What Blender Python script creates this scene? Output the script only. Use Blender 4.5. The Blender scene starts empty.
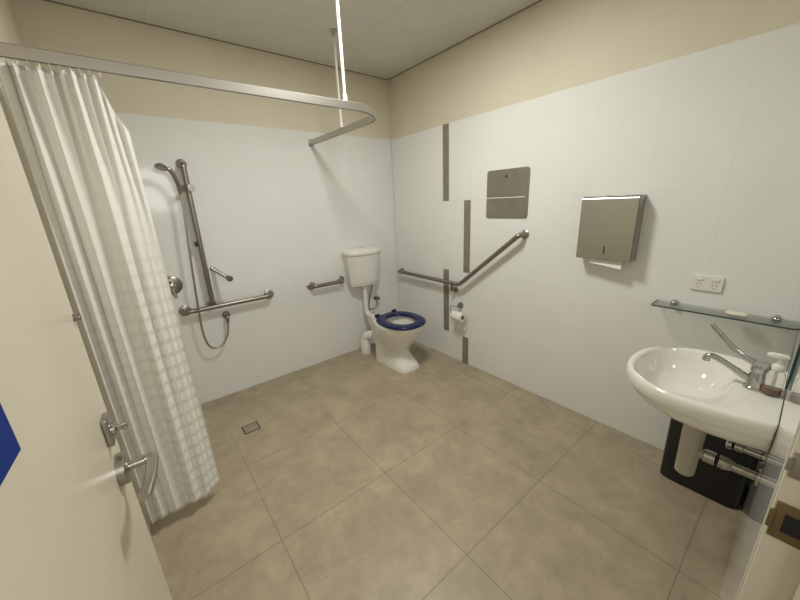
import bpy, bmesh, math, random
from mathutils import Vector, Matrix
random.seed(4)
PI = math.pi
C = bpy.context.scene.collection
W = {}                                    # world origin of every object that may parent others

# ------------------------------------------------------------------ materials
def mat(name, col, rough=.5, metal=0., spec=.5, trans=0., ior=1.45, noise=None, bump=None, coat=0.):
    m = bpy.data.materials.new(name); m.use_nodes = True
    nt = m.node_tree; b = nt.nodes['Principled BSDF']
    b.inputs['Base Color'].default_value = (*col, 1)
    b.inputs['Roughness'].default_value = rough
    b.inputs['Metallic'].default_value = metal
    b.inputs['Specular IOR Level'].default_value = spec
    b.inputs['Transmission Weight'].default_value = trans
    b.inputs['IOR'].default_value = ior
    b.inputs['Coat Weight'].default_value = coat
    if noise:                              # (scale, amount): soft mottling
        tc = nt.nodes.new('ShaderNodeTexCoord'); n = nt.nodes.new('ShaderNodeTexNoise')
        n.inputs['Scale'].default_value = noise[0]; n.inputs['Detail'].default_value = 5
        nt.links.new(tc.outputs['Object'], n.inputs['Vector'])
        r = nt.nodes.new('ShaderNodeValToRGB')
        r.color_ramp.elements[0].position = .3; r.color_ramp.elements[1].position = .7
        r.color_ramp.elements[0].color = (*[c*(1-noise[1]) for c in col], 1)
        r.color_ramp.elements[1].color = (*[min(1, c*(1+noise[1])) for c in col], 1)
        nt.links.new(n.outputs['Fac'], r.inputs['Fac'])
        nt.links.new(r.outputs['Color'], b.inputs['Base Color'])
    if bump:                               # (scale, strength, distance)
        tc = nt.nodes.new('ShaderNodeTexCoord'); n = nt.nodes.new('ShaderNodeTexNoise')
        n.inputs['Scale'].default_value = bump[0]; n.inputs['Detail'].default_value = 3
        nt.links.new(tc.outputs['Object'], n.inputs['Vector'])
        bp = nt.nodes.new('ShaderNodeBump'); bp.inputs['Strength'].default_value = bump[1]
        bp.inputs['Distance'].default_value = bump[2]
        nt.links.new(n.outputs['Fac'], bp.inputs['Height'])
        nt.links.new(bp.outputs['Normal'], b.inputs['Normal'])
    return m

def grid_factor(nt, lines):
    """lines: (axis, offset, pitch, width) -> 1 on a joint, 0 elsewhere (object coordinates)."""
    tc = nt.nodes.new('ShaderNodeTexCoord'); sx = nt.nodes.new('ShaderNodeSeparateXYZ')
    nt.links.new(tc.outputs['Object'], sx.inputs[0])
    out = None
    def math_(op, a, bval):
        n = nt.nodes.new('ShaderNodeMath'); n.operation = op
        for k, v in enumerate((a, bval)):
            if v is None: continue
            if isinstance(v, (int, float)): n.inputs[k].default_value = v
            else: nt.links.new(v, n.inputs[k])
        return n.outputs[0]
    for ax, off, pitch, w in lines:
        a = math_('SUBTRACT', sx.outputs[ax], off)
        a = math_('DIVIDE', a, pitch)
        a = math_('ADD', a, 100.5)
        a = math_('FRACT', a, None)
        a = math_('SUBTRACT', a, .5)
        a = math_('ABSOLUTE', a, None)
        a = math_('LESS_THAN', a, w/2/pitch)
        out = a if out is None else math_('MAXIMUM', out, a)
    return out, tc

def tile_mat(name, col, joint, lines, rough, noise_sc, noise_amt, bump=None, pits=0., joint_mix=1.0, spec=.5):
    m = bpy.data.materials.new(name); m.use_nodes = True
    nt = m.node_tree; b = nt.nodes['Principled BSDF']
    b.inputs['Roughness'].default_value = rough
    b.inputs['Specular IOR Level'].default_value = spec
    f, tc = grid_factor(nt, lines)
    n = nt.nodes.new('ShaderNodeTexNoise'); n.inputs['Scale'].default_value = noise_sc
    n.inputs['Detail'].default_value = 7; n.inputs['Roughness'].default_value = .62
    n.inputs['Distortion'].default_value = .25
    nt.links.new(tc.outputs['Object'], n.inputs['Vector'])
    r = nt.nodes.new('ShaderNodeValToRGB')
    r.color_ramp.elements[0].position = .32; r.color_ramp.elements[1].position = .68
    r.color_ramp.elements[0].color = (*[c*(1-noise_amt) for c in col], 1)
    r.color_ramp.elements[1].color = (*[min(1, c*(1+noise_amt)) for c in col], 1)
    nt.links.new(n.outputs['Fac'], r.inputs['Fac'])
    colr = r.outputs['Color']
    if pits:
        nf = nt.nodes.new('ShaderNodeTexNoise'); nf.inputs['Scale'].default_value = noise_sc*3.1; nf.inputs['Detail'].default_value = 9; nf.inputs['Roughness'].default_value = .75
        nt.links.new(tc.outputs['Object'], nf.inputs['Vector'])
        rf = nt.nodes.new('ShaderNodeValToRGB'); rf.color_ramp.elements[0].position = .3; rf.color_ramp.elements[1].position = .7
        rf.color_ramp.elements[0].color = (.84, .84, .86, 1); rf.color_ramp.elements[1].color = (1.06, 1.06, 1.04, 1)
        nt.links.new(nf.outputs['Fac'], rf.inputs['Fac'])
        mf = nt.nodes.new('ShaderNodeMixRGB'); mf.blend_type = 'MULTIPLY'; mf.inputs[0].default_value = 1.
        nt.links.new(colr, mf.inputs[1]); nt.links.new(rf.outputs[0], mf.inputs[2]); colr = mf.outputs[0]
    if pits:
        v = nt.nodes.new('ShaderNodeTexVoronoi'); v.inputs['Scale'].default_value = 13
        nt.links.new(tc.outputs['Object'], v.inputs['Vector'])
        lt = nt.nodes.new('ShaderNodeMath'); lt.operation = 'LESS_THAN'; lt.inputs[1].default_value = .05
        nt.links.new(v.outputs['Distance'], lt.inputs[0])
        mu = nt.nodes.new('ShaderNodeMath'); mu.operation = 'MULTIPLY'; mu.inputs[1].default_value = pits
        nt.links.new(lt.outputs[0], mu.inputs[0])
        mx = nt.nodes.new('ShaderNodeMixRGB'); mx.inputs[2].default_value = (*[c*.35 for c in col], 1)
        nt.links.new(mu.outputs[0], mx.inputs[0]); nt.links.new(colr, mx.inputs[1]); colr = mx.outputs[0]
    mu = nt.nodes.new('ShaderNodeMath'); mu.operation = 'MULTIPLY'; mu.inputs[1].default_value = joint_mix
    if pits:                               # the joints are nearly lost under the shower
        sy_ = nt.nodes.new('ShaderNodeSeparateXYZ'); nt.links.new(tc.outputs['Object'], sy_.inputs[0])
        my = nt.nodes.new('ShaderNodeMapRange'); my.inputs[1].default_value = -1.15; my.inputs[2].default_value = -.55
        my.inputs[3].default_value = joint_mix; my.inputs[4].default_value = joint_mix*.38
        nt.links.new(sy_.outputs[1], my.inputs[0]); nt.links.new(my.outputs[0], mu.inputs[1])
    nt.links.new(f, mu.inputs[0])
    mx = nt.nodes.new('ShaderNodeMixRGB'); mx.inputs[2].default_value = (*joint, 1)
    nt.links.new(mu.outputs[0], mx.inputs[0]); nt.links.new(colr, mx.inputs[1])
    nt.links.new(mx.outputs[0], b.inputs['Base Color'])
    if bump:
        n2 = nt.nodes.new('ShaderNodeTexNoise'); n2.inputs['Scale'].default_value = bump[0]
        nt.links.new(tc.outputs['Object'], n2.inputs['Vector'])
        bp = nt.nodes.new('ShaderNodeBump'); bp.inputs['Strength'].default_value = bump[1]; bp.inputs['Distance'].default_value = bump[2]
        nt.links.new(n2.outputs['Fac'], bp.inputs['Height']); nt.links.new(bp.outputs['Normal'], b.inputs['Normal'])
    return m

HT, HC = 2.085, 2.604                      # tile top, ceiling
XL, YF = -2.425, -2.86                     # left wall, door wall
M = {}
M['paint'] = mat('cream_paint', (.72, .665, .53), .62, noise=(3, .03), spec=.3)
M['door'] = mat('door_cream_gloss', (.75, .685, .545), .3, noise=(5, .03), spec=.4)
M['ceil'] = tile_mat('ceiling_panel', (.70, .68, .62), (.42, .40, .36), [(0, -.66, 1.2, .005), (1, -.535, .6, .005)], .8, 4, .04, joint_mix=.38)
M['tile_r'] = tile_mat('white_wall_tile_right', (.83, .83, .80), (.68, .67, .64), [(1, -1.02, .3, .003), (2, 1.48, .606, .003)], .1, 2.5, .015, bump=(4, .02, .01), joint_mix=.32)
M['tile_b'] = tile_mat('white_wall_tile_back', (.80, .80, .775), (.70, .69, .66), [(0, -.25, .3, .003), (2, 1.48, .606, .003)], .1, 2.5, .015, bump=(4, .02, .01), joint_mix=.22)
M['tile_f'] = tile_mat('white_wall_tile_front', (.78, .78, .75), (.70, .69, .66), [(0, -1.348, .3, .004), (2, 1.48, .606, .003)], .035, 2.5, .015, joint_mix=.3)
M['strip'] = mat('taupe_strip_tile', (.25, .22, .17), .45, noise=(14, .12))
M['floor'] = tile_mat('stone_floor_tile', (.41, .34, .235), (.17, .14, .10), [(0, -.7472, .6, .0042), (1, -.9462, .598, .0042)], .42, 4.2, .15, bump=(30, .05, .003), pits=.55, joint_mix=.72)
M['steel'] = mat('brushed_steel', (.41, .39, .36), .3, 1., noise=(30, .06))
M['steel_dark'] = mat('satin_steel', (.30, .275, .24), .32, 1.)
M['steel_lt'] = mat('bright_steel', (.46, .445, .41), .27, 1.)
M['plate'] = mat('dull_steel_sheet', (.40, .375, .34), .42, 1., noise=(9, .08))
M['chrome'] = mat('chrome', (.50, .495, .48), .09, 1.)
M['alu'] = mat('satin_aluminium', (.52, .49, .455), .38, 1.)
M['white_rod'] = mat('white_enamel', (.62, .60, .55), .45, spec=.3)
M['porcelain'] = mat('white_porcelain', (.82, .80, .735), .09, coat=.3)
M['plastic_w'] = mat('white_plastic', (.80, .785, .73), .3)
M['pvc'] = mat('pale_pvc', (.46, .425, .36), .3)
M['navy'] = mat('navy_plastic', (.005, .012, .075), .25)
M['blue'] = mat('sign_blue', (.003, .035, .27), .6, spec=.15)
M['black'] = mat('black_plastic', (.012, .012, .013), .38)
M['rubber'] = mat('dark_rubber', (.03, .028, .026), .55)
M['paper'] = mat('white_paper', (.84, .82, .78), .9)
M['card'] = mat('grey_card', (.33, .29, .24), .9)
M['soap'] = mat('cream_soap', (.80, .76, .60), .4)
M['glass'] = mat('clear_glass', (.85, .95, .91), .02, trans=1., ior=1.48)
def thin_glass():
    m = bpy.data.materials.new('shelf_glass'); m.use_nodes = True
    nt = m.node_tree; L = nt.links; nt.nodes.remove(nt.nodes['Principled BSDF'])
    t = nt.nodes.new('ShaderNodeBsdfTransparent'); t.inputs[0].default_value = (.93, .955, .94, 1)
    g = nt.nodes.new('ShaderNodeBsdfGlossy'); g.inputs['Roughness'].default_value = .02
    fr_ = nt.nodes.new('ShaderNodeFresnel'); fr_.inputs[0].default_value = 1.45
    k = nt.nodes.new('ShaderNodeMath'); k.operation = 'MULTIPLY'; k.inputs[1].default_value = .7; L.new(fr_.outputs[0], k.inputs[0])
    mx = nt.nodes.new('ShaderNodeMixShader'); L.new(k.outputs[0], mx.inputs[0]); L.new(t.outputs[0], mx.inputs[1]); L.new(g.outputs[0], mx.inputs[2])
    L.new(mx.outputs[0], nt.nodes['Material Output'].inputs['Surface']); return m
M['glass'] = thin_glass()
M['glass_edge'] = mat('green_glass_edge', (.018, .06, .048), .1)
M['mirror'] = mat('mirror_silver', (.86, .88, .86), .02, 1.)
M['bottle'] = mat('clear_plastic', (.93, .92, .89), .06, trans=.92, ior=1.2)
M['soap_liquid'] = mat('amber_soap', (.20, .075, .02), .15)
M['water'] = mat('bowl_water', (.60, .60, .56), .03)
M['grout'] = mat('drain_dark', (.045, .04, .033), .6)
M['brass'] = mat('dull_brass', (.25, .185, .10), .4, .9)

def curtain_mat():
    m = bpy.data.materials.new('white_jacquard_cloth'); m.use_nodes = True
    nt = m.node_tree; b = nt.nodes['Principled BSDF']; L = nt.links
    uv = nt.nodes.new('ShaderNodeUVMap'); uv.uv_map = 'cloth'
    br = nt.nodes.new('ShaderNodeTexBrick'); br.offset = 0.; br.squash = 1.
    br.inputs['Scale'].default_value = 1.; br.inputs['Brick Width'].default_value = .066; br.inputs['Row Height'].default_value = .062
    br.inputs['Mortar Size'].default_value = .0115; br.inputs['Mortar Smooth'].default_value = .25
    br.inputs['Color1'].default_value = (1, 1, 1, 1); br.inputs['Color2'].default_value = (1, 1, 1, 1); br.inputs['Mortar'].default_value = (0, 0, 0, 1)
    L.new(uv.outputs[0], br.inputs['Vector'])
    # woven squares; the light they catch on the lower half is painted as contrast
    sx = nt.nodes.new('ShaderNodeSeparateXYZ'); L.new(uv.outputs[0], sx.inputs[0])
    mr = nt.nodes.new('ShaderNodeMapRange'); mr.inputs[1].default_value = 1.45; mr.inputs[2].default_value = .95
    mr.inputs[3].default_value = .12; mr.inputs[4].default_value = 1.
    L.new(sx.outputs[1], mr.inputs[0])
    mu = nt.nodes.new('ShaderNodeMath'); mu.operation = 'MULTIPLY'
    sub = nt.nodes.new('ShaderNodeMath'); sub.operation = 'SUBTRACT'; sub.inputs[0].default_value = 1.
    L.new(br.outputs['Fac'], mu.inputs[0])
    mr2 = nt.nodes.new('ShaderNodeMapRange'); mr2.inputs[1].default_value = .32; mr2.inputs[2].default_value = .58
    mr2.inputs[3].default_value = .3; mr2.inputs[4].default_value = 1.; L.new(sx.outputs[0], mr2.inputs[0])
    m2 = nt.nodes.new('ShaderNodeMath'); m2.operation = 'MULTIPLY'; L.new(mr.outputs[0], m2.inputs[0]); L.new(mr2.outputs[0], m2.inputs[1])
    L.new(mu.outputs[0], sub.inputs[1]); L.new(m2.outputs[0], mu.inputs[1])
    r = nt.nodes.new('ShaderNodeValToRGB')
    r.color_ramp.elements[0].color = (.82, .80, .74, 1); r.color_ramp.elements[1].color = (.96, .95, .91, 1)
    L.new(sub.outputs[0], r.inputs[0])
    L.new(r.outputs[0], b.inputs['Base Color'])
    b.inputs['Roughness'].default_value = .6; b.inputs['Sheen Weight'].default_value = .15
    b.inputs['Specular IOR Level'].default_value = .25
    n = nt.nodes.new('ShaderNodeTexNoise'); n.inputs['Scale'].default_value = 55; n.inputs['Detail'].default_value = 4
    L.new(uv.outputs[0], n.inputs['Vector'])
    bp = nt.nodes.new('ShaderNodeBump'); bp.inputs['Strength'].default_value = .22; bp.inputs['Distance'].default_value = .004
    L.new(n.outputs[0], bp.inputs['Height']); L.new(bp.outputs[0], b.inputs['Normal'])
    tr = nt.nodes.new('ShaderNodeBsdfTranslucent'); L.new(r.outputs[0], tr.inputs[0])
    mx = nt.nodes.new('ShaderNodeMixShader'); mx.inputs[0].default_value = .3
    L.new(b.outputs[0], mx.inputs[1]); L.new(tr.outputs[0], mx.inputs[2])
    L.new(mx.outputs[0], nt.nodes['Material Output'].inputs['Surface'])
    return m
M['cloth'] = curtain_mat()

# ------------------------------------------------------------------ shape helpers (all in world coordinates)
def box(bm, x0, x1, y0, y1, z0, z1, bev=0., T=None, seg=2):
    t = bmesh.new()
    bmesh.ops.create_cube(t, size=1)
    for v in t.verts:
        v.co = Vector(((x0+x1)/2+v.co.x*(x1-x0), (y0+y1)/2+v.co.y*(y1-y0), (z0+z1)/2+v.co.z*(z1-z0)))
    if bev: bmesh.ops.bevel(t, geom=t.edges[:], offset=bev, segments=seg, affect='EDGES', profile=.5)
    if T: bmesh.ops.transform(t, matrix=T, verts=t.verts)
    me = bpy.data.meshes.new('t'); t.to_mesh(me); t.free(); bm.from_mesh(me); bpy.data.meshes.remove(me)
    return bm

def loft(bm, rings, closed=True, cap0=True, cap1=True):
    vs = [[bm.verts.new(p) for p in r] for r in rings]
    n = len(rings[0])
    for a, b in zip(vs, vs[1:]):
        for i in range(n if closed else n-1):
            j = (i+1) % n
            bm.faces.new((a[i], a[j], b[j], b[i]))
    if cap0: bm.faces.new(vs[0][::-1])
    if cap1: bm.faces.new(vs[-1])
    return bm

def frame(d):
    d = Vector(d).normalized()
    a = Vector((0, 0, 1)) if abs(d.z) < .9 else Vector((1, 0, 0))
    u = d.cross(a).normalized()
    return u, d.cross(u).normalized()

def tube(bm, pts, r, n=14, caps=True):
    pts = [Vector(p) for p in pts]
    rs = r if isinstance(r, (list, tuple)) else [r]*len(pts)
    rings = []; u = None
    for i, p in enumerate(pts):
        d = (pts[min(i+1, len(pts)-1)]-pts[max(i-1, 0)]).normalized()
        if u is None: u = frame(d)[0]
        u = (u-d*u.dot(d)).normalized(); v = d.cross(u)
        rings.append([p+(u*math.cos(2*PI*k/n)+v*math.sin(2*PI*k/n))*rs[i] for k in range(n)])
    return loft(bm, rings, True, caps, caps)

def fillet(pts, rad, seg=8):
    pts = [Vector(p) for p in pts]; out = [pts[0]]
    for a, b, c in zip(pts, pts[1:], pts[2:]):
        d1 = (a-b).normalized(); d2 = (c-b).normalized()
        r = min(rad, (a-b).length*.49, (c-b).length*.49)
        p0 = b+d1*r; p1 = b+d2*r
        for k in range(seg+1):
            t = k/seg
            out.append(p0*(1-t)**2+b*2*t*(1-t)+p1*t*t)
    out.append(pts[-1]); return out

def spline(pts, seg=10):
    pts = [Vector(p) for p in pts]; out = []
    P = [pts[0]*2-pts[1]]+pts+[pts[-1]*2-pts[-2]]
    for a, b, c, d in zip(P, P[1:], P[2:], P[3:]):
        for k in range(seg):
            t = k/seg
            out.append(.5*((2*b)+(c-a)*t+(2*a-5*b+4*c-d)*t*t+(3*b-a-3*c+d)*t**3))
    out.append(pts[-1]); return out

def lathe(bm, o, d, prof, n=28):
    """prof: (distance along d, radius)"""
    o = Vector(o); d = Vector(d).normalized(); u, v = frame(d)
    rings = [[o+d*h+(u*math.cos(2*PI*k/n)+v*math.sin(2*PI*k/n))*max(r, 1e-4) for k in range(n)] for h, r in prof]
    return loft(bm, rings)

def sup(cx, cy, a, bf, bb, n, z, N=48):
    """superellipse ring; bf toward -y, bb toward +y"""
    out = []
    for k in range(N):
        t = 2*PI*k/N; c, s = math.cos(t), math.sin(t)
        x = a*math.copysign(abs(c)**(2/n), c); y = math.copysign(abs(s)**(2/n), s)
        y *= bb if y > 0 else bf
        out.append(Vector((cx+x, cy+y, z)))
    return out

def obj(name, bm, m, parent=None, smooth=True, sharp=40):
    bmesh.ops.recalc_face_normals(bm, faces=bm.faces)
    off = Vector(W[parent.name]) if parent else Vector()
    o_w = off
    bmesh.ops.translate(bm, verts=bm.verts, vec=-off)
    me = bpy.data.meshes.new(name); bm.to_mesh(me); bm.free()
    me.materials.append(M[m] if isinstance(m, str) else m)
    if smooth:
        for p in me.polygons: p.use_smooth = True
        me.set_sharp_from_angle(angle=math.radians(sharp))
    o = bpy.data.objects.new(name, me); C.objects.link(o)
    if parent: o.parent = parent
    W[o.name] = tuple(o_w)
    return o
B = bmesh.new

def thing(name, loc, label, cat, group=None):
    o = bpy.data.objects.new(name, None); C.objects.link(o); o.location = loc; o.empty_display_size = .05
    W[o.name] = tuple(loc); o['label'] = label; o['category'] = cat
    if group: o['group'] = group
    return o
def tag(o, label, cat, group=None):
    o['label'] = label; o['category'] = cat
    if group: o['group'] = group
    return o
def struct(name, bm, m, label=None, cat=None, smooth=False):
    o = obj(name, bm, m, None, smooth); o['kind'] = 'structure'
    if label: o['label'] = label
    if cat: o['category'] = cat
    return o

# ------------------------------------------------------------------ room shell
struct('floor', box(B(), XL-.1, .1, YF-1.3, .1, -.08, 0), 'floor', 'beige stone-look floor laid in large square tiles', 'floor')
struct('ceiling', box(B(), XL-.1, .1, YF-.1, .1, HC, HC+.06), 'ceil', 'dull off-white panelled ceiling', 'ceiling')
T8 = .008
wb = struct('wall_back', box(B(), XL-.1, .1, T8, .1, 0, HC), 'paint', 'cream painted wall, white tiled below, behind shower and toilet', 'wall')
obj('tile_panel', box(B(), XL, 0, 0, T8-.0005, 0, HT, .0015), 'tile_b', wb, False)
wr = struct('wall_right', box(B(), T8, .1, YF-.1, .1, 0, HC), 'paint', 'cream painted wall, white tiled below, with taupe accent strips', 'wall')
obj('tile_panel', box(B(), 0, T8-.0005, YF, 0, 0, HT, .003), 'tile_r', wr, False)
S = .6056
for y, z0, z1 in ((-.745, HT-S, HT), (-.985, HT-2*S, HT-S), (-.745, HT-3*S, HT-2*S), (-.985, 0, HT-3*S)):
    s_ = obj('accent_strip', box(B(), -.0015, T8-.001, y-.0345, y+.0345, z0, z1-.001), 'strip', wr, False)
wl = struct('wall_left', box(B(), XL-.1, XL, YF-.1, .1, 0, HC), 'paint', 'cream wall behind the shower curtain and open door', 'wall')
struct('shadow_strip_back', box(B(), XL, 0, 0, T8, HC-.005, HC), 'strip', 'dark strip standing in for the shadow gap between back wall and ceiling', 'shadow strip')  # shade of the ceiling gap painted as a solid dark strip
struct('shadow_strip_right', box(B(), 0, T8, YF, 0, HC-.005, HC), 'strip', 'dark strip standing in for the shadow gap between right wall and ceiling', 'shadow strip')  # same painted shade line along the right wall
# door wall with the door opening
DX0, DX1, DH = -2.352, -1.44, 2.06
bm = B()
box(bm, XL-.1, DX0-.03, YF-.1, YF-T8, 0, HC); box(bm, DX1+.03, .1, YF-.1, YF-T8, 0, HC); box(bm, DX0-.03, DX1+.03, YF-.1, YF-T8, DH+.03, HC)
wf = struct('wall_front', bm, 'paint', 'tiled wall beside the doorway that carries the basin and mirror', 'wall')
obj('tile_panel', box(B(), DX1+.016, 0, YF-T8+.0005, YF, 0, HT, .001), 'tile_f', wf, False)
# steel door frame
bm = B()
box(bm, DX1, DX1+.0155, YF-.101, YF-.003, 0, DH+.05, .002); box(bm, DX1+.0155, DX1+.029, YF-.101, YF-.0085, 0, DH+.05)
box(bm, DX1-.016, DX1, YF-.101, YF-.055, 0, DH, .002)
box(bm, DX0-.06, DX0, YF-.101, YF+.002, 0, DH+.05, .002)
box(bm, DX0, DX1, YF-.101, YF+.002, DH, DH+.05, .002)
fr = struct('trim_1', bm, 'door', 'cream steel door frame at the right edge, with strike plates', 'door frame')
def strike(z, h, w, m, hole):
    p = obj('strike_plate', box(B(), DX1-.003, DX1, YF-.05, YF-.006, z-h/2, z+h/2, .001), m, fr)
    box_ = box(B(), DX1-.0036, DX1-.003, YF-.042, YF-.018, z-h/4, z+h/4)
    obj('latch_hole', box_, hole, p, False)
    lip = obj('lip', box(B(), DX1-.006, DX1-.002, YF-.008, YF-.001, z-h/4, z+h/4, .001), m, p)
    return p
strike(1.056, .046, .03, 'steel', 'paper')['label'] = 'bright steel strike plate for the privacy bolt'
strike(.946, .072, .045, 'brass', 'black')['label'] = 'dull bronze strike plate for the lever latch'

# ------------------------------------------------------------------ open door on the left (leaf against the left wall)
DW, DT = .855, .036
hinge = Vector((-2.3405, -2.832, 0)); de = .045
dx = Vector((math.sin(de), math.cos(de), 0)); nx = Vector((math.cos(de), -math.sin(de), 0))
DM = Matrix(((dx.x, nx.x, 0, hinge.x), (dx.y, nx.y, 0, hinge.y), (0, 0, 1, 0), (0, 0, 0, 1)))
def dp(s, n, z): return DM @ Vector((s, n, z))
door = struct('door_1', box(B(), 0, DW, -DT, 0, .008, 2.05, .0015, T=DM), 'door', 'cream painted door swung open at the left edge', 'door', True)
LS = DW-.066                                # lever spindle
rose = obj('rose', lathe(B(), dp(LS, 0, 1.0), nx, [(0, .032), (.013, .032), (.0155, .029), (.0155, .0)]), 'steel', door)
bm = B()
tube(bm, [dp(LS, .012, 1.0), dp(LS, .045, 1.0)], .0095)
lev = fillet([dp(LS, .04, 1.0), dp(LS+.004, .055, 1.0), dp(LS-.06, .053, .999), dp(LS-.112, .043, .997)], .012, 6)
rings = []
for i, p in enumerate(lev):
    d = (lev[min(i+1, len(lev)-1)]-lev[max(i-1, 0)]).normalized()
    side = Vector((0, 0, 1)); nn = d.cross(side).normalized()
    q_ = min(1, i/7); h = .0095-.0015*q_; t = .0095+.0005*q_
    rings.append([p+side*h*math.copysign(abs(math.cos(a))**.5, math.cos(a))+nn*t*math.copysign(abs(math.sin(a))**.5, math.sin(a)) for a in [2*PI*k/24 for k in range(24)]])
loft(bm, rings)
obj('lever_handle', bm, 'steel_lt', door)
lock = obj('lock_plate', box(B(), LS-.015, LS+.024, 0, .010, 1.062, 1.118, .002, T=DM), 'steel', door)
bm = B(); lathe(bm, dp(LS, .010, 1.09), nx, [(0, .012), (.006, .012), (.007, .010)])
box(bm, LS-.004, LS+.004, .010, .034, 1.084, 1.096, .0015, T=DM)
obj('turn_snib', bm, 'steel_lt', lock)
bm = B(); lathe(bm, dp(DW-.008, 0, 1.305), nx, [(0, .007), (.003, .007), (.004, .005), (.007, .005), (.008, .006), (.010, .0055), (.011, .001)], 16)
obj('stud', bm, 'steel_dark', door)['label'] = 'small dark metal stud near the edge of the door'
obj('sign', box(B(), .285, .474, 0, .003, 1.262, 1.45, .001, T=DM), 'blue', door)['label'] = 'blue square sign plate'

# ------------------------------------------------------------------ shower curtain track and curtain
RZ = 1.998
ctr = thing('curtain_track', (-1.15, -1.1, RZ), 'long silver curtain track curving round the shower under the ceiling', 'curtain rail')
path = [Vector((XL+.003, -1.1, RZ)), Vector((-1.8, -1.1, RZ)), Vector((-1.08, -1.1, RZ))]
cx_, cy_, R_ = -1.085, -.865, .235
for k in range(1, 17):
    a = -PI/2+PI/2*k/16
    path.append(Vector((cx_+R_*math.cos(a), cy_+R_*math.sin(a), RZ)))
path += [Vector((-.852, -.4, RZ)), Vector((-.86, -.003, RZ))]
rings = []
for i, p in enumerate(path):
    d = (path[min(i+1, len(path)-1)]-path[max(i-1, 0)]).normalized(); s = Vector((-d.y, d.x, 0))
    prof = [(-.011, -.019), (-.004, -.019), (-.004, -.012), (.004, -.012), (.004, -.019), (.011, -.019), (.011, .017), (.008, .02), (-.008, .02), (-.011, .017)]
    rings.append([p+s*a+Vector((0, 0, b)) for a, b in prof])
obj('rail', loft(B(), rings), 'alu', ctr, sharp=30)
for p, d in ((Vector((XL, -1.1, RZ)), (1, 0, 0)), (Vector((-.86, 0, RZ)), (0, -1, 0))):
    d = Vector(d); bm = B()
    u = Vector((-d.y, d.x, 0)); q = p+d*.007
    e = Vector((abs(d.x)*.006+abs(u.x)*.017, abs(d.y)*.006+abs(u.y)*.017, .026))
    box(bm, q.x-e.x, q.x+e.x, q.y-e.y, q.y+e.y, q.z-e.z, q.z+e.z, .003)
    obj('end_bracket', bm, 'steel_dark', ctr)
for x, y in ((-1.15, -1.1), (-.86, -.54)):
    rod = obj('hanger_rod', tube(B(), [(x, y, RZ+.018), (x, y, HC-.004)], .0085), 'white_rod', ctr)
    obj('rod_socket', lathe(B(), (x, y, RZ+.018), (0, 0, 1), [(0, .013), (.03, .013), (.034, .009)], 18), 'white_rod', rod)
    obj('ceiling_plate', lathe(B(), (x, y, HC-.001), (0, 0, -1), [(0, .024), (.006, .024), (.012, .013), (.035, .011)], 18), 'alu', rod)

cur = thing('shower_curtain', (-2.27, -1.1, .08), 'white shower curtain woven with pale squares, bunched beside the open door', 'curtain')
NU, NV = 260, 90
def FP(u): return 7.6*(u-.42*u*u)+.14*math.sin(u*8)
X0, X1 = -2.412, -2.112
bm = B(); uvl = bm.loops.layers.uv.new('cloth')
grid = []
WID = .86
for j in range(NV+1):
    v = j/NV; row = []
    for i in range(NU+1):
        u = i/NU
        ph = FP(u)+.05*math.sin(v*2.7+u*4)
        ampl = (.0165+.008*math.sin(u*7.3+.7)**2)*(.6+.4*min(1, v*2.2))*(1-.15*max(0, v-.8))
        q_ = max(0, min(1, (u-.64)/.16)); q_ = q_*q_*(3-2*q_)
        ampl *= 1-.72*q_
        fl = math.sin(2*PI*ph)
        x = X0+(X1-X0)*(u+.020*math.sin(4*PI*ph)*(1-u))
        y = -1.1-ampl*fl-.004*math.sin(2*PI*ph*2.1+v*4)*math.sin(v*PI)
        t_ = max(0, (u-.66)/.34); y += .062*t_*t_*(3-2*t_)-.02*q_
        # fine gathers below the hooks, fading downward
        g = max(0, 1-v*3.2)**1.5
        y += .013*g*math.sin(2*PI*u*11+.6)
        y += .004*math.sin(u*23+v*6)*math.exp(-((v-.2)/.16)**2)
        ztop = 1.966-.008*(1-math.cos(2*PI*u*11))*.5
        # the leading corner slips off its last hook and droops
        t = max(0, (u-.80)/.20)
        ztop -= .172*t**1.2
        if t > 0:
            x -= .034*t*(1-t)*max(0, 1-v*6)
        y += -.02*max(0, (u-.9)/.1)*math.sin(v*PI)
        zbot = .062+.012*math.sin(2*PI*ph)+.02*max(0, (u-.93)/.07)
        z = ztop+(zbot-ztop)*v
        # hem hangs a little into the room
        x += .010*v*(u-.5)+.006*v
        row.append((bm.verts.new((max(XL+.006, x), y, z)), (u*WID, z)))
    grid.append(row)
for j in range(NV):
    for i in range(NU):
        q = (grid[j][i], grid[j][i+1], grid[j+1][i+1], grid[j+1][i])
        f = bm.faces.new([a[0] for a in q])
        for lp, a in zip(f.loops, q): lp[uvl].uv = a[1]
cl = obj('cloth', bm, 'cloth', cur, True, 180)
md = cl.modifiers.new('thick', 'SOLIDIFY'); md.thickness = .0012
for k in range(11):
    u = (k+.0)/12+.0; x = X0+(X1-X0)*u
    i = int(u*NU); vtx = grid  # top of cloth under this hook
    xx = max(XL+.012, x+.002)
    p0 = Vector((xx, -1.1, RZ-.017))
    p2 = Vector((xx+.003, -1.1-.026*math.sin(2*PI*FP(u))*.6, 1.958))
    obj('hook', tube(B(), spline([p0, p0+Vector((.002, -.003, -.007)), p2+Vector((0, -.003, .006)), p2], 5), .0022, 8), 'plastic_w', cur)

# ------------------------------------------------------------------ shower fittings on the back wall
GR = .0180
def flange(bm, p, n, r=.04):
    lathe(bm, p, n, [(0, r), (.004, r), (.009, r*.8), (.011, r*.5)], 26)

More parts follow.
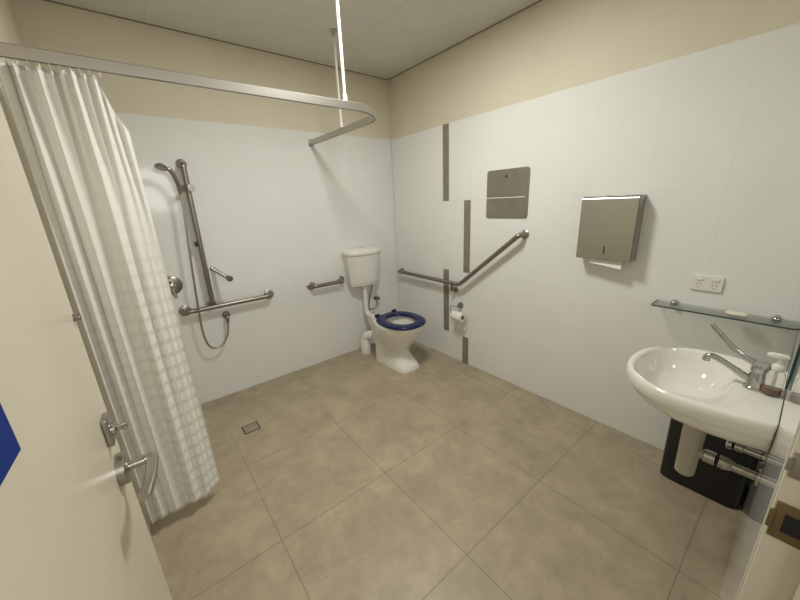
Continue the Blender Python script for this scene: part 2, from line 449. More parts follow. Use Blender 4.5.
sr = thing('shower_rail', (-1.828, 0, .8), 'upright steel shower rail with sliding hand-shower holder, above the grab bar', 'shower rail')
sx_ = -1.828
pts = fillet([(sx_, -.001, 1.80), (sx_, -.062, 1.80), (sx_, -.062, .80), (sx_, -.001, .80)], .035)
obj('rail', tube(B(), pts, GR), 'steel_dark', sr)
for z in (.80, 1.80):
    bm = B(); flange(bm, (sx_, 0, z), (0, -1, 0), .033); obj('flange', bm, 'steel', sr)
bm = B()
lathe(bm, (sx_, -.062, 1.615), (0, 0, 1), [(0, .021), (.003, .024), (.047, .024), (.05, .021)], 24)
tube(bm, [(sx_, -.072, 1.64), (-1.872, -.105, 1.637)], [.014, .012])
lathe(bm, (-1.881, -.113, 1.616), (.06, -.1, 1), [(0, .013), (.003, .0165), (.037, .0185), (.04, .016)], 20)
slide = obj('holder', bm, 'steel_dark', sr)
bm = B(); lathe(bm, (sx_+.010, -.072, 1.64), (.45, -.9, .1), [(0, .014), (.010, .014), (.012, .026), (.019, .026), (.022, .022), (.022, .007), (.025, .006)], 26)
obj('clamp_knob', bm, mat('grey_plastic', (.55, .55, .53), .3), slide)['label'] = 'round pale grey clamp knob'
obj('clip', box(B(), sx_-.032, sx_-.012, -.078, -.05, 1.245, 1.278, .003), 'rubber', sr)['label'] = 'small black clip on the rail'

hs = thing('hand_shower', (-1.885, -.12, 1.63), 'chrome hand shower with round head in the rail holder, hose hanging in a loop', 'shower head')
hp = spline([(-1.883, -.112, 1.60), (-1.886, -.118, 1.66), (-1.898, -.13, 1.71), (-1.914, -.138, 1.745), (-1.930, -.140, 1.757)], 8)
obj('handle', tube(B(), hp, [.010+.004*min(1, i/10) for i in range(len(hp))]), 'steel_dark', hs)
bm = B(); hd = Vector((-.30, -.30, -.9)).normalized(); ho = Vector((-1.958, -.142, 1.764))
lathe(bm, ho-hd*.018, hd, [(0, .012), (.006, .026), (.014, .034), (.022, .037), (.026, .035)], 30)
head = obj('head', bm, 'steel_dark', hs)
bm = B(); lathe(bm, ho+hd*.0075, hd, [(0, .031), (.002, .031), (.003, .027), (.003, .0)], 30)
obj('spray_face', bm, 'plate', head)
hose = spline([(-1.883, -.112, 1.602), (-1.886, -.115, 1.5), (-1.905, -.115, 1.25), (-1.921, -.11, 1.0), (-1.932, -.10, .78), (-1.935, -.09, .62), (-1.918, -.08, .505), (-1.875, -.075, .462), (-1.82, -.07, .475), (-1.775, -.065, .54), (-1.757, -.06, .61), (-1.752, -.055, .655)], 8)
obj('hose', tube(B(), hose, .0072, 10), 'steel', hs)

el = thing('wall_outlet', (-1.745, 0, .685), 'small steel water outlet elbow on wall under the long grab bar, feeding the hose', 'water outlet')
bm = B(); lathe(bm, (-1.745, 0, .687), (0, -1, 0), [(0, .028), (.006, .028), (.012, .022), (.016, .014)], 24); obj('cover_plate', bm, 'steel_dark', el)
bm = B(); tube(bm, fillet([(-1.745, -.01, .687), (-1.747, -.055, .685), (-1.752, -.055, .635)], .018), [.0125]*10+[.0105]); obj('elbow', bm, 'steel_dark', el)

mx = thing('shower_mixer', (-2.05, 0, .985), 'round steel shower mixer on the wall, half hidden behind the curtain edge', 'shower mixer')
obj('wall_plate', lathe(B(), (-2.052, 0, .985), (0, -1, 0), [(0, .068), (.006, .068), (.014, .058), (.018, .036)], 36), 'steel_dark', mx)
bm = B(); lathe(bm, (-2.052, -.014, .985), (0, -1, 0), [(0, .033), (.03, .031), (.045, .027), (.05, .018)], 26); obj('mixer_body', bm, 'chrome', mx)
obj('mixer_lever', tube(B(), spline([(-2.052, -.045, .975), (-2.048, -.06, .94), (-2.04, -.07, .90)], 6), [.011]*6+[.009]*7), 'steel_dark', mx)

pg = thing('wall_peg', (-1.78, 0, 1.066), 'ribbed chrome peg with dark tip projecting from wall right of the shower rail', 'peg')
d = Vector((.07, -.165, -.060)); o_ = Vector((-1.775, 0, 1.064))
bm = B(); flange(bm, o_, (0, -1, 0), .018)
prof = [(0, .010)]
for k in range(11): prof += [(.012+k*.015, .011), (.015+k*.015, .0145), (.022+k*.015, .0145), (.025+k*.015, .011)]
lathe(bm, o_, d, prof, 18); obj('ribbed_shaft', bm, 'chrome', pg)
obj('tip', lathe(B(), o_+d.normalized()*.178, d, [(0, .012), (.004, .020), (.026, .023), (.036, .019), (.040, .009)], 20), 'steel_dark', pg)

# ------------------------------------------------------------------ grab rails
def grab(label, pts, rad, flanges, extra=(), group=None, fr_=.041):
    g = thing('grab_rail', pts[0], label, 'grab rail', group)
    bm = B(); tube(bm, fillet(pts, rad), GR)
    for e in extra: tube(bm, fillet(e, .025), GR*.8)
    obj('bar', bm, 'steel_dark', g)
    for p, n in flanges:
        bm = B(); flange(bm, p, n, fr_); obj('flange', bm, 'steel', g)
    return g
grab('long steel grab bar on the wall at the foot of the shower rail', [(-2.008, -.001, .783), (-2.008, -.062, .783), (-1.396, -.062, .783), (-1.396, -.001, .783)], .032,
     [((-2.008, 0, .783), (0, -1, 0)), ((-1.396, 0, .783), (0, -1, 0))])
grab('short steel grab bar on the wall just left of the toilet cistern', [(-1.012, -.001, .783), (-1.012, -.06, .783), (-.702, -.06, .783), (-.702, -.001, .783)], .032,
     [((-1.012, 0, .783), (0, -1, 0)), ((-.702, 0, .783), (0, -1, 0))])
grab('cranked steel grab rail, level then rising, on the wall right of the toilet', [(-.001, -.10, .779), (-.06, -.10, .780), (-.06, -.955, .773), (-.06, -1.508, 1.226), (-.001, -1.518, 1.226)], .03,
     [((0, -.10, .779), (-1, 0, 0)), ((0, -1.518, 1.226), (-1, 0, 0)), ((0, -.865, .702), (-1, 0, 0))],
     [[(-.06, -.872, .785), (-.06, -.868, .704), (-.001, -.865, .702)]], fr_=.031)

# ------------------------------------------------------------------ toilet
TX = -.455
toi = thing('toilet', (TX, -.5, 0), 'white floor-standing toilet with a navy blue seat ring', 'toilet')
bm = B()
spec = [(0, .122, -.30, -.762, 4.2), (.015, .123, -.298, -.764, 4.2), (.05, .113, -.305, -.742, 3.8), (.09, .100, -.31, -.705, 3.3), (.13, .090, -.315, -.672, 2.8), (.165, .093, -.315, -.662, 2.6),
        (.21, .120, -.31, -.685, 2.5), (.26, .146, -.30, -.735, 2.3), (.31, .168, -.29, -.775, 2.2), (.36, .184, -.285, -.806, 2.2), (.41, .192, -.28, -.827, 2.2), (.430, .194, -.28, -.832, 2.2), (.440, .188, -.285, -.826, 2.2),
        (.440, .140, -.40, -.785, 2.1), (.42, .135, -.41, -.775, 2.1), (.33, .105, -.42, -.71, 2.1), (.25, .07, -.46, -.65, 2), (.235, .02, -.50, -.58, 2)]
rings = []
for z, a, yb, yf, n in spec:
    cy = (yb+yf)/2; rings.append(sup(TX, cy, a, cy-yf, yb-cy, n, z))
loft(bm, rings)
# rear body carrying the inlet
box(bm, TX-.085, TX+.085, -.40, -.225, .13, .425, .03, seg=3)
loft(bm, [sup(TX, -.375, a, bf, bb, 2.6, z, 40) for z, a, bf, bb in ((.0005, .126, .12, .085), (.06, .123, .115, .085), (.14, .119, .105, .085), (.20, .110, .095, .085), (.25, .095, .08, .08), (.29, .07, .06, .07))])
pan = obj('pan', bm, 'porcelain', toi, True, 60)
obj('bowl_water', lathe(B(), (TX, -.54, .262), (0, 0, 1), [(0, .07), (.001, .07)]), 'water', pan)
bm = B()
SX = TX+.006
def ring2(z, k, o): return [sup(SX, -.600, .200-k, .238-k, .240-k, 2.35, z, 56), sup(SX, -.596, .117+k, .158+k, .142+k, 2.1, z, 56)][o]
rs = [ring2(.442, .004, 0), ring2(.445, 0, 0), ring2(.458, 0, 0), ring2(.465, .006, 0), ring2(.468, .016, 0), ring2(.468, .012, 1), ring2(.465, .004, 1), ring2(.458, 0, 1), ring2(.445, 0, 1), ring2(.442, .004, 1)]
loft(bm, rs+[rs[0]], True, False, False); bmesh.ops.remove_doubles(bm, verts=bm.verts, dist=1e-5)
seat = obj('seat', bm, 'navy', toi, True, 60); seat['label'] = 'navy blue open seat ring'
for s in (-1, 1):
    bm = B(); lathe(bm, (SX+s*.10-.025, -.372, .466), (1, 0, 0), [(0, .010), (.003, .014), (.047, .014), (.05, .010)], 18)
    box(bm, SX+s*.10-.016, SX+s*.10+.016, -.390, -.356, .440, .464, .004); obj('hinge', bm, 'navy', seat)

ci = thing('cistern', (TX+.0, 0, .70), 'white wall-hung plastic toilet cistern with a button on its lid', 'cistern')
CX = -.472
def cring(z, a, dpt, inset=0):
    out = []
    for k in range(29):
        t = -1+2*k/28
        yy = -dpt*(1-.42*abs(t)**2.6)
        ex = a*(1-.0*abs(t))
        out.append(Vector((CX+ex*t, yy+inset, z)))
    out += [Vector((CX+a, -.002, z)), Vector((CX-a, -.002, z))]
    return out
bm = B(); loft(bm, [cring(.705, .145, .120), cring(.712, .162, .140), cring(.742, .168, .147), cring(.744, .170, .152), cring(1.015, .190, .178)]); body = obj('tank', bm, 'plastic_w', ci, True, 35)
bm = B(); loft(bm, [cring(1.016, .193, .182), cring(1.022, .198, .188), cring(1.040, .198, .188), cring(1.060, .190, .178), cring(1.072, .168, .155), cring(1.076, .11, .10)]); lid = obj('lid', bm, 'plastic_w', ci, True, 50)
bm = B(); lathe(bm, (CX-.0, -.085, 1.074), (0, 0, 1), [(0, .024), (.006, .024), (.007, .021)]); bt = obj('button_surround', bm, 'plastic_w', lid)
for s in (-1, 1): obj('flush_button', lathe(B(), (CX+s*.0105, -.085, 1.08), (0, 0, 1), [(0, .0085), (.004, .0085), (.005, .006)], 18), 'steel', bt)

fp = thing('flush_pipe', (-.49, -.085, .40), 'white flush pipe dropping from the cistern and bending into the pan', 'pipe')
bm = B(); tube(bm, fillet([(-.487, -.085, .704), (-.49, -.085, .405), (TX, -.235, .375)], .045, 10), .0235, 18); obj('pipe_bend', bm, 'plastic_w', fp)
obj('seal_collar', lathe(B(), (TX-.006, -.212, .380), (.035, -.15, -.03), [(0, .028), (.004, .031), (.012, .031), (.0135, .028)], 22), 'pvc', fp)

wp = thing('soil_pipe', (-.55, -.12, 0), 'white waste pipe standing on the floor between the wall and the toilet', 'pipe')
bm = B(); tube(bm, fillet([(-.552, -.125, .001), (-.552, -.125, .19), (-.505, -.225, .215)], .05), .046, 24); obj('riser', bm, 'plastic_w', wp)
obj('floor_collar', lathe(B(), (-.552, -.125, .0005), (0, 0, 1), [(0, .052), (.15, .050), (.155, .046)], 26), 'plastic_w', wp)

sv = thing('stop_tap', (-.318, 0, .52), 'small dark stop tap on the wall below the cistern with its looped hose', 'tap')
bm = B(); flange(bm, (-.312, 0, .522), (0, -1, 0), .028); obj('cover_plate', bm, 'steel', sv)
bm = B(); tube(bm, [(-.312, -.006, .522), (-.312, -.045, .522)], .011); lathe(bm, (-.312, -.038, .522), (.3, -1, 0), [(0, .016), (.012, .019), (.026, .018), (.03, .012)], 18); obj('tap_body', bm, 'steel_dark', sv)
bm = B(); tube(bm, spline([(-.312, -.03, .515), (-.315, -.034, .47), (-.35, -.038, .425), (-.40, -.04, .415), (-.425, -.042, .46), (-.41, -.045, .55), (-.385, -.05, .63), (-.372, -.055, .70)], 8), .0065, 10); obj('flexible_hose', bm, 'steel_dark', sv)

# ------------------------------------------------------------------ floor drain
dr = thing('floor_drain', (-1.826, -.585, 0), 'square tile-insert floor drain with a dark slot frame, below the shower', 'drain')
bm = B()
xa, xb, ya, yb = -1.879, -1.773, -.637, -.533
for q in ((xa, xb, ya, ya+.008), (xa, xb, yb-.008, yb), (xa, xa+.008, ya+.008, yb-.008), (xb-.008, xb, ya+.008, yb-.008)): box(bm, *q, 0, .0012)
obj('slot_frame', bm, 'grout', dr, False)
obj('tile_insert', box(B(), xa+.008, xb-.008, ya+.008, yb-.008, 0, .0018), mat('insert_tile', (.30, .25, .18), .45, noise=(18, .1)), dr, False)

# ------------------------------------------------------------------ right wall: steel plate, toilet paper, towel dispenser, socket, shelf
def rrect(y0, y1, z0, z1, r, x, n=6):
    out = []
    for cy, cz, a0 in ((y1-r, z1-r, 0), (y0+r, z1-r, PI/2), (y0+r, z0+r, PI), (y1-r, z0+r, 3*PI/2)):
        for k in range(n+1):
            a = a0+PI/2*k/n; out.append(Vector((x, cy+r*math.cos(a), cz+r*math.sin(a))))
    return out
pl = thing('wall_plate', (0, -1.352, 1.338), 'flat square stainless steel plate with rounded corners on the tiled wall', 'steel plate')
bm = B(); loft(bm, [rrect(-1.5275, -1.176, 1.337, 1.681, .022, -.0003), rrect(-1.5275, -1.176, 1.337, 1.681, .022, -.004), rrect(-1.525, -1.1785, 1.3395, 1.6785, .02, -.006)])
sheet = obj('sheet', bm, 'plate', pl, True, 30)
obj('fold_lip', box(B(), -.0095, -.0055, -1.505, -1.18, 1.482, 1.4875, .0008), 'paper', pl)['label'] = 'thin fold lip across the middle, its bright reflection painted white'  # reflection line along the fold, put in as white colour
bm = B(); lathe(bm, (-.006, -1.345, 1.633), (-1, 0, 0), [(0, .009), (.002, .009), (.003, .006)], 16); obj('lock_hole', bm, 'rubber', pl)

th = thing('toilet_paper_holder', (0, -.927, .563), 'chrome wire toilet roll holder on the wall under the cranked grab rail', 'toilet roll holder')
bm = B(); lathe(bm, (0, -.927, .563), (-1, 0, 0), [(0, .029), (.006, .029), (.010, .022), (.04, .013), (.046, .010)], 24); obj('rose', bm, 'steel_dark', th)
bm = B(); tube(bm, fillet([(-.04, -.927, .563), (-.058, -.927, .560), (-.062, -.858, .561), (-.062, -.850, .503), (-.062, -.87, .494), (-.062, -1.005, .494)], .018), .0042, 10); obj('wire_arm', bm, 'chrome', th)
tr_ = thing('toilet_roll', (-.062, -.945, .4905), 'white toilet paper roll hanging on the wire holder, one sheet loose', 'toilet paper')
bm = B(); N = 36
def circ(y, r): return [Vector((-.062+r*math.cos(2*PI*k/N), y, (.494-.0175)+r*math.sin(2*PI*k/N))) for k in range(N)]
rs = [circ(-.892, .019), circ(-.892, .041), circ(-.896, .043), circ(-.999, .043), circ(-1.003, .041), circ(-1.003, .019)]
loft(bm, rs, True, False, False); obj('paper', bm, 'paper', tr_, True, 50)
bm = B(); loft(bm, [circ(-.891, .0175), circ(-.891, .0195), circ(-1.004, .0195), circ(-1.004, .0175)]+[circ(-.891, .0175)], True, False, False); obj('core', bm, 'card', tr_)
bm = B()
for a, b in ((0, 1),):
    prof = spline([(-.020, -.915, .49), (-.017, -.915, .44), (-.015, -.915, .38), (-.018, -.915, .335)], 6)
    loft(bm, [[Vector((p.x, -1.002, p.z)), Vector((p.x, -.896, p.z)), Vector((p.x+.0008, -.896, p.z)), Vector((p.x+.0008, -1.002, p.z))] for p in prof])
obj('loose_sheet', bm, 'paper', tr_)

pd = thing('paper_towel_dispenser', (0, -2.065, 1.11), 'brushed steel paper towel dispenser on the wall above the power point', 'towel dispenser')
bm = B()
ya, yb = -2.212, -1.922
prof = [(-.001, 1.112), (-.080, 1.112), (-.090, 1.118), (-.090, 1.44), (-.084, 1.459), (-.070, 1.4675), (-.001, 1.4685)]
# cabinet body
loft(bm, [[Vector((x, y, z)) for x, z in prof] for y in (ya, yb)])
bmesh.ops.bevel(bm, geom=[e for e in bm.edges if abs(e.verts[0].co.y-e.verts[1].co.y) < 1e-6 and e.verts[0].co.x < -.02 and e.verts[1].co.x < -.02], offset=.003, segments=2, affect='EDGES')
cab = obj('cabinet', bm, 'steel', pd, True, 25)
bm = B()
ou = [(-.0700-.0235*math.cos(PI/2*k/10), 1.447+.0235*math.sin(PI/2*k/10)) for k in range(11)]
inn = [(-.0700-.0215*math.cos(PI/2*k/10), 1.447+.0215*math.sin(PI/2*k/10)) for k in range(10, -1, -1)]
pr2 = [(-.0915, 1.116), (-.0935, 1.117)]+ou+inn
loft(bm, [[Vector((x, y, z)) for x, z in pr2] for y in (ya+.002, yb-.002)])
cov = obj('front_cover', bm, 'steel_lt', pd, True, 30)
bm = B(); bmesh.ops.create_cube(bm, size=1)
for v in bm.verts: v.co = Vector((-.0937+v.co.x*.003, -2.075+v.co.y*.009*(1.0 if v.co.z < 0 else .45), 1.172+v.co.z*.042))
obj('level_slot', bm, 'rubber', cov, False)
for y, c in ((-2.04, 1),): obj('key_lock', lathe(B(), (-.03, y, 1.466), (0, 0, 1), [(0, .009), (.005, .009), (.006, .006)], 16), 'steel_dark', pd)
pt = obj('paper_towel', loft(B(), [[Vector((-.068, -2.165, 1.125)), Vector((-.068, -2.0, 1.125)), Vector((-.066, -2.0, 1.125)), Vector((-.066, -2.165, 1.125))],
                          [Vector((-.070, -2.167, 1.09)), Vector((-.070, -2.0, 1.10)), Vector((-.068, -2.0, 1.10)), Vector((-.068, -2.167, 1.09))],
                          [Vector((-.080, -2.168, 1.066)), Vector((-.078, -2.003, 1.088)), Vector((-.076, -2.003, 1.088)), Vector((-.078, -2.168, 1.066))]]), 'paper')
tag(pt, 'folded white paper towel poking out under the steel dispenser', 'paper towel')

po = thing('power_outlet', (0, -2.528, 1.03), 'white double power point on the tiled wall above the glass shelf', 'power outlet')
bm = B(); loft(bm, [rrect(-2.588, -2.469, .992, 1.068, .006, -.0003), rrect(-2.588, -2.469, .992, 1.068, .006, -.008), rrect(-2.586, -2.471, .994, 1.066, .006, -.0105)])
obj('face_plate', bm, 'plastic_w', po, True, 30)
for yc in (-2.499, -2.558):
    sw = obj('rocker_switch', box(B(), -.0145, -.0102, yc-.014, yc+.014, 1.043, 1.058, .002), 'plastic_w', po)
    bm = B()
    for dy, dz, rot in ((.008, .006, .5), (-.008, .006, -.5), (0, -.010, 0)):
        Tm = Matrix.Translation((-.0106, yc+dy, 1.018+dz)) @ Matrix.Rotation(rot, 4, 'X')
        box(bm, -.0005, .0005, -.0012, .0012, -.0042, .0042, T=Tm)
    obj('socket_slots', bm, 'rubber', po, False)

sh = thing('glass_shelf', (0, -2.607, .905), 'clear glass shelf on two chrome clamps along the wall above the basin', 'shelf')
bm = B(); ZS = .905
def shelf_outline(z, k=0):
    y0, y1, xo, r = -2.853+k, -2.36-k, -.132+k, .018
    out = [Vector((-.004, y0, z)), ]
    for cy, a0 in ((y0+r, -PI/2), (y1-r, 0)):
        for j in range(7):
            a = a0+PI/2*j/6
            # corner toward the room
            out.append(Vector((xo+r-r*math.cos(a) if a0 else xo+r-r*math.sin(a+PI/2), cy+(r*math.sin(a) if a0 == 0 else -r*math.cos(a+PI/2)), z)))
    out.append(Vector((-.004, y1, z)))
    return out
out0 = [Vector((-.004, -2.853, 0)), Vector((-.112, -2.853, 0)), Vector((-.124, -2.849, 0)), Vector((-.132, -2.838, 0)), Vector((-.132, -2.361, 0)), Vector((-.128, -2.351, 0)), Vector((-.118, -2.346, 0)), Vector((-.004, -2.346, 0))]
loft(bm, [[p+Vector((0, 0, z)) for p in out0] for z in (ZS, ZS+.006)])
gl = obj('pane', bm, 'glass', sh, False)
bm = B(); edge = []
e2 = [Vector((-.1122, -2.8538, 0)), Vector((-.1245, -2.8497, 0)), Vector((-.133, -2.838, 0)), Vector((-.133, -2.3605, 0)), Vector((-.1287, -2.3503, 0)), Vector((-.1182, -2.345, 0)), Vector((-.004, -2.345, 0))]
e1 = out0[1:]
loft(bm, [[a+Vector((0, 0, ZS-.0002)), b+Vector((0, 0, ZS-.0002)), b+Vector((0, 0, ZS+.0062)), a+Vector((0, 0, ZS+.0062))] for a, b in zip(e1, e2)])
obj('polished_edge', bm, 'glass_edge', gl, False)['label'] = 'dark green polished glass edge'
for y in (-2.42, -2.785):
    bm = B(); lathe(bm, (0, y, ZS+.003), (-1, 0, 0), [(0, .017), (.014, .017), (.026, .0145), (.033, .009), (.036, .003)], 24); obj('clamp', bm, 'chrome', sh)
so = obj('soap_bar', loft(B(), [sup(-.072, -2.662, a, b, b, 2.6, z, 28) for a, b, z in ((.018, .03, ZS+.0065), (.024, .036, ZS+.010), (.026, .038, ZS+.015), (.023, .034, ZS+.020), (.012, .02, ZS+.0225))]), 'soap')
tag(so, 'small pale bar of soap lying on the glass shelf', 'soap')

# ------------------------------------------------------------------ basin on the door wall
BX, BY0 = -.655, YF+.0015
ba = thing('wash_basin', (BX, YF, .62), 'white wall-hung wash basin below the glass shelf', 'wash basin')
def bring(sx, sy, z, N=72):
    out = []
    for k in range(N):
        t = 2*PI*k/N; c, s = math.cos(t), math.sin(t)
        yc = -2.685
        if s >= 0:
            x = .258*math.copysign(abs(c)**(.92), c); y = yc+.250*abs(s)**.95
        else:
            q = -s
            # sides run back to the wall, slightly drawn in
            if abs(c) > .35: x = math.copysign(.258-.030*min(1, q/.93)**1.6, c); y = yc-(yc-BY0)*min(1, q/.936)
            else: x = c/.35*.228; y = BY0
        out.append(Vector((BX+x*sx, BY0+(y-BY0)*sy, z)))
    return out
def bowl(a, b, z, yc=-2.601, N=72):
    out = []
    for k in range(N):
        t = 2*PI*k/N; c, s = math.cos(t), math.sin(t)
        n = 2.2 if s >= 0 else 2.9
        x = a*math.copysign(abs(c)**(2/n), c); y = b*math.copysign(abs(s)**(2/n), s)
        out.append(Vector((BX+x, yc+y, z)))
    return out
BZ = .83
rings = [bring(.30, .52, BZ-.155), bring(.42, .60, BZ-.152), bring(.62, .72, BZ-.138), bring(.80, .85, BZ-.112), bring(.90, .93, BZ-.088), bring(.945, .963, BZ-.068),
         bring(.955, .972, BZ-.058), bring(.985, .99, BZ-.052), bring(1.0, 1.0, BZ-.044), bring(1.004, 1.003, BZ-.02), bring(.996, .997, BZ-.006), bring(.975, .985, BZ+.001), bring(.955, .972, BZ+.002),
         bowl(.216, .143, BZ-.001), bowl(.210, .138, BZ-.006), bowl(.200, .129, BZ-.03), bowl(.172, .108, BZ-.08), bowl(.12, .075, BZ-.115), bowl(.06, .04, BZ-.13), bowl(.02, .02, BZ-.134)]
bm = B(); loft(bm, rings); bas = obj('bowl', bm, 'porcelain', ba, True, 60)
bm = B(); lathe(bm, (BX, -2.601, BZ-.1335), (0, 0, 1), [(0, .026), (.003, .026), (.005, .02), (.005, .001)], 24); obj('waste_outlet', bm, 'chrome', ba)

tp = thing('mixer_tap', (BX, -2.79, BZ), 'chrome mixer tap with a long lever, standing on the wash basin', 'tap')
ty = -2.793
bm = B(); lathe(bm, (BX, ty, BZ+.001), (0, 0, 1), [(0, .030), (.006, .030), (.010, .026), (.055, .0225), (.062, .021)], 28); body = obj('tap_body', bm, 'chrome', tp)
sp = spline([(BX, ty+.012, BZ+.024), (BX, ty+.045, BZ+.042), (BX, ty+.09, BZ+.066), (BX, ty+.120, BZ+.077), (BX, ty+.132, BZ+.070), (BX, ty+.134, BZ+.056)], 6)
obj('spout', tube(B(), sp, [.012]*8+[.0105]*14+[.0115]*(len(sp)-22), 16), 'chrome', tp)
bm = B(); lathe(bm, (BX, ty, BZ+.062), (0, 0, 1), [(0, .0215), (.004, .024), (.026, .024), (.036, .019), (.040, .008)], 26)
lv = spline([(BX, ty, BZ+.086), (BX, ty+.035, BZ+.097), (BX, ty+.072, BZ+.122), (BX, ty+.105, BZ+.156), (BX, ty+.142, BZ+.194)], 8)
tube(bm, lv, [.012-.0045*i/(len(lv)-1) for i in range(len(lv))], 12); obj('lever', bm, 'chrome', tp)
bm = B(); lathe(bm, (BX, ty+.107, BZ+.158), (0, .037, .037), [(0, .007), (.002, .0095), (.008, .0095), (.01, .007)], 14); obj('lever_collar', bm, 'steel_lt', tp)

sb = thing('soap_dispenser', (BX-.005, -2.823, BZ), 'clear pump soap bottle with white pump, beside the mixer tap', 'soap bottle')
bx, by = BX-.018, -2.828
bz = BZ+.0035
bm = B(); lathe(bm, (bx, by, bz), (0, 0, 1), [(0, .020), (.003, .0225), (.064, .0225), (.075, .020), (.082, .012), (.089, .0115)], 28); obj('bottle', bm, 'bottle', sb)
bm = B(); lathe(bm, (bx, by, bz+.002), (0, 0, 1), [(0, .019), (.002, .0208), (.021, .0208), (.0215, .001)], 28); obj('liquid_soap', bm, 'soap_liquid', sb)
bm = B(); lathe(bm, (bx, by, bz+.084), (0, 0, 1), [(0, .0135), (.004, .015), (.016, .0145), (.02, .011), (.022, .006), (.045, .0055)], 24)
pump = obj('pump_collar', bm, 'plastic_w', sb)
bm = B(); loft(bm, [sup(bx, by+.006, a, b, b, 2.2, bz+z, 24) for a, b, z in ((.006, .012, .125), (.010, .024, .128), (.011, .026, .133), (.008, .021, .139), (.003, .010, .141))]); obj('pump_head', bm, 'plastic_w', pump)
obj('dip_tube', tube(B(), [(bx, by, bz+.029), (bx, by, bz+.08)], .0035, 8), 'plastic_w', sb)

mr = thing('mirror', (-.39, YF, .89), 'frameless mirror with green glass edge on the wall above the basin', 'mirror')
obj('silvered_face', box(B(), -.695, -.02, YF+.0005, YF+.006, .875, 1.95), 'mirror', mr, False)
bm = B(); box(bm, -.6985, -.695, YF+.0005, YF+.0068, .8715, 1.9535); box(bm, -.695, -.02, YF+.0005, YF+.0068, .8715, .875); obj('glass_edge', bm, 'glass_edge', mr, False)

# waste trap, valve and pipework below the basin
bt = thing('bottle_trap', (BX, -2.685, .40), 'pale round bottle trap hanging below the wash basin', 'waste trap')
tx_, ty_ = -.655, -2.675
bm = B(); lathe(bm, (tx_, ty_, .395), (0, 0, 1), [(0, .027), (.004, .031), (.05, .032), (.17, .0345), (.225, .0345), (.227, .029), (.282, .028)], 30); obj('trap_body', bm, 'pvc', bt)
bm = B(); tube(bm, [(tx_, ty_-.028, .505), (tx_, ty_-.06, .505)], .018, 18); obj('outlet_arm', bm, 'pvc', bt)
bm = B(); lathe(bm, (tx_, ty_-.04, .505), (0, -1, 0), [(0, .020), (.003, .025), (.034, .025), (.037, .019)], 12); obj('union_nut', bm, 'chrome', bt)
pw = thing('waste_pipe', (tx_, -2.80, .505), 'chrome waste pipe running from the bottle trap into the wall', 'pipe')
bm = B(); tube(bm, [(tx_, -2.757, .505), (tx_, YF, .505)], .016, 18); obj('pipe_run', bm, 'chrome', pw)
bm = B(); lathe(bm, (tx_, -2.757, .505), (0, -1, 0), [(0, .019), (.003, .024), (.02, .024), (.038, .0185)], 18); obj('coupling', bm, 'steel_lt', pw)
bm = B(); lathe(bm, (tx_, YF, .505), (0, 1, 0), [(0, .032), (.004, .032), (.008, .02)], 24); obj('wall_rose', bm, 'chrome', pw)
for xx, nm in ((-.585, 'chrome stop valve on the wall beneath the basin, nearer the waste pipe'), (-.515, 'chrome stop valve on the wall beneath the basin, nearer the corner bin')):
    v_ = thing('stop_valve', (xx, YF, .55), nm, 'valve')
    bm = B(); lathe(bm, (xx, YF, .55), (0, 1, 0), [(0, .026), (.004, .026), (.008, .014), (.05, .012), (.052, .016), (.075, .016), (.078, .010)], 20); obj('valve_body', bm, 'chrome', v_)
    bm = B(); lathe(bm, (xx, YF+.078, .55), (0, 1, 0), [(0, .008), (.004, .021), (.016, .021), (.02, .014)], 10); obj('hand_wheel', bm, 'chrome', v_)
    bm = B(); tube(bm, spline([(xx, YF+.05, .555), (xx-.004, YF+.055, .60), (xx-.012, YF+.06, .662)], 6), .006, 10); obj('supply_hose', bm, 'steel', v_)

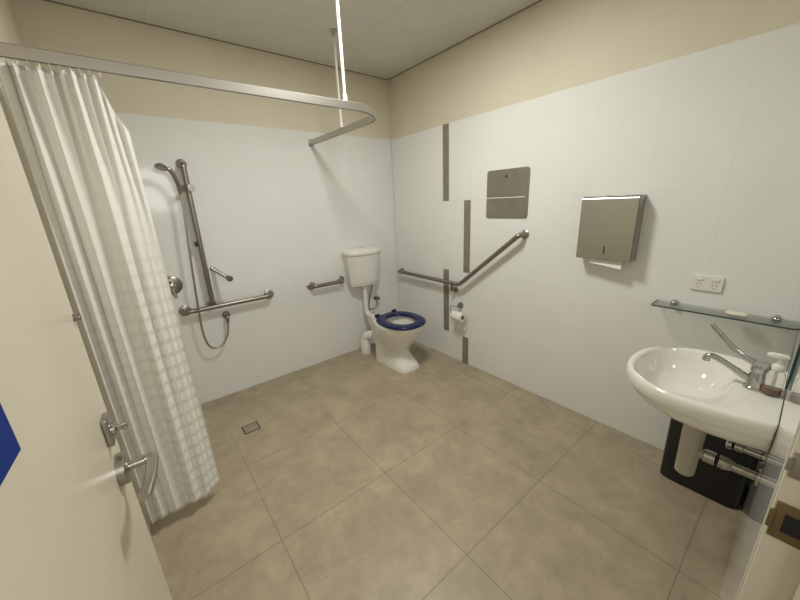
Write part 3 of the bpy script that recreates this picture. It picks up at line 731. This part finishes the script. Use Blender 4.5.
# ------------------------------------------------------------------ bin in the corner
bn = thing('rubbish_bin', (-.12, -2.69, 0), 'tall black plastic bin on the floor in the corner below the basin', 'bin')
bm = B()
def bnr(z, k): return sup(-.122, -2.692, .112*k, .162*k, .162*k, 7, z, 56)
loft(bm, [bnr(.001, .93), bnr(.006, .955), bnr(.25, .975), bnr(.47, .99), bnr(.475, 1.02), bnr(.49, 1.02), bnr(.49, .965), bnr(.47, .955), bnr(.04, .9)], True, True, True)
obj('tub', bm, 'black', bn, True, 35)

# ------------------------------------------------------------------ light, world, camera
def area(name, loc, size, power, col, rot=(0, 0, 0), shape='DISK', sy=None):
    l = bpy.data.lights.new(name, 'AREA'); l.shape = shape; l.size = size; l.energy = power; l.color = col
    if sy: l.size_y = sy
    o = bpy.data.objects.new(name, l); C.objects.link(o); o.location = loc; o.rotation_euler = rot; return o
area('ceiling_light', (-1.15, -1.48, HC-.02), .36, 26.5, (1., 1., .94))
area('doorway_fill', (-1.95, -4.0, 1.95), .9, 15, (1., 1., .95), (math.radians(75), 0, 0), 'SQUARE')  # unseen fill lamp added outside the doorway to brighten curtain and walls
w = bpy.data.worlds.new('world'); bpy.context.scene.world = w; w.use_nodes = True
w.node_tree.nodes['Background'].inputs[0].default_value = (1., 1., .95, 1)
w.node_tree.nodes['Background'].inputs[1].default_value = .24

cam = bpy.data.cameras.new('camera'); co = bpy.data.objects.new('camera', cam); C.objects.link(co)
cam.sensor_fit = 'HORIZONTAL'; cam.sensor_width = 36; cam.lens = 326.85*36/800; cam.clip_start = .01
a, b, c = .6644, -.2896, -.0451
f = Vector((math.sin(a)*math.cos(b), math.cos(a)*math.cos(b), math.sin(b)))
r = Vector((math.cos(a), -math.sin(a), 0)); u = r.cross(f)
r2 = r*math.cos(c)+u*math.sin(c); u2 = -r*math.sin(c)+u*math.cos(c)
co.matrix_world = Matrix(((r2.x, u2.x, -f.x, -2.1821), (r2.y, u2.y, -f.y, -2.8169), (r2.z, u2.z, -f.z, 1.4837), (0, 0, 0, 1)))
sc = bpy.context.scene; sc.camera = co
sc.view_settings.view_transform = 'Standard'; sc.view_settings.look = 'None'
sc.view_settings.exposure = 0.; sc.view_settings.gamma = 1.
sc.cycles.use_denoising = True
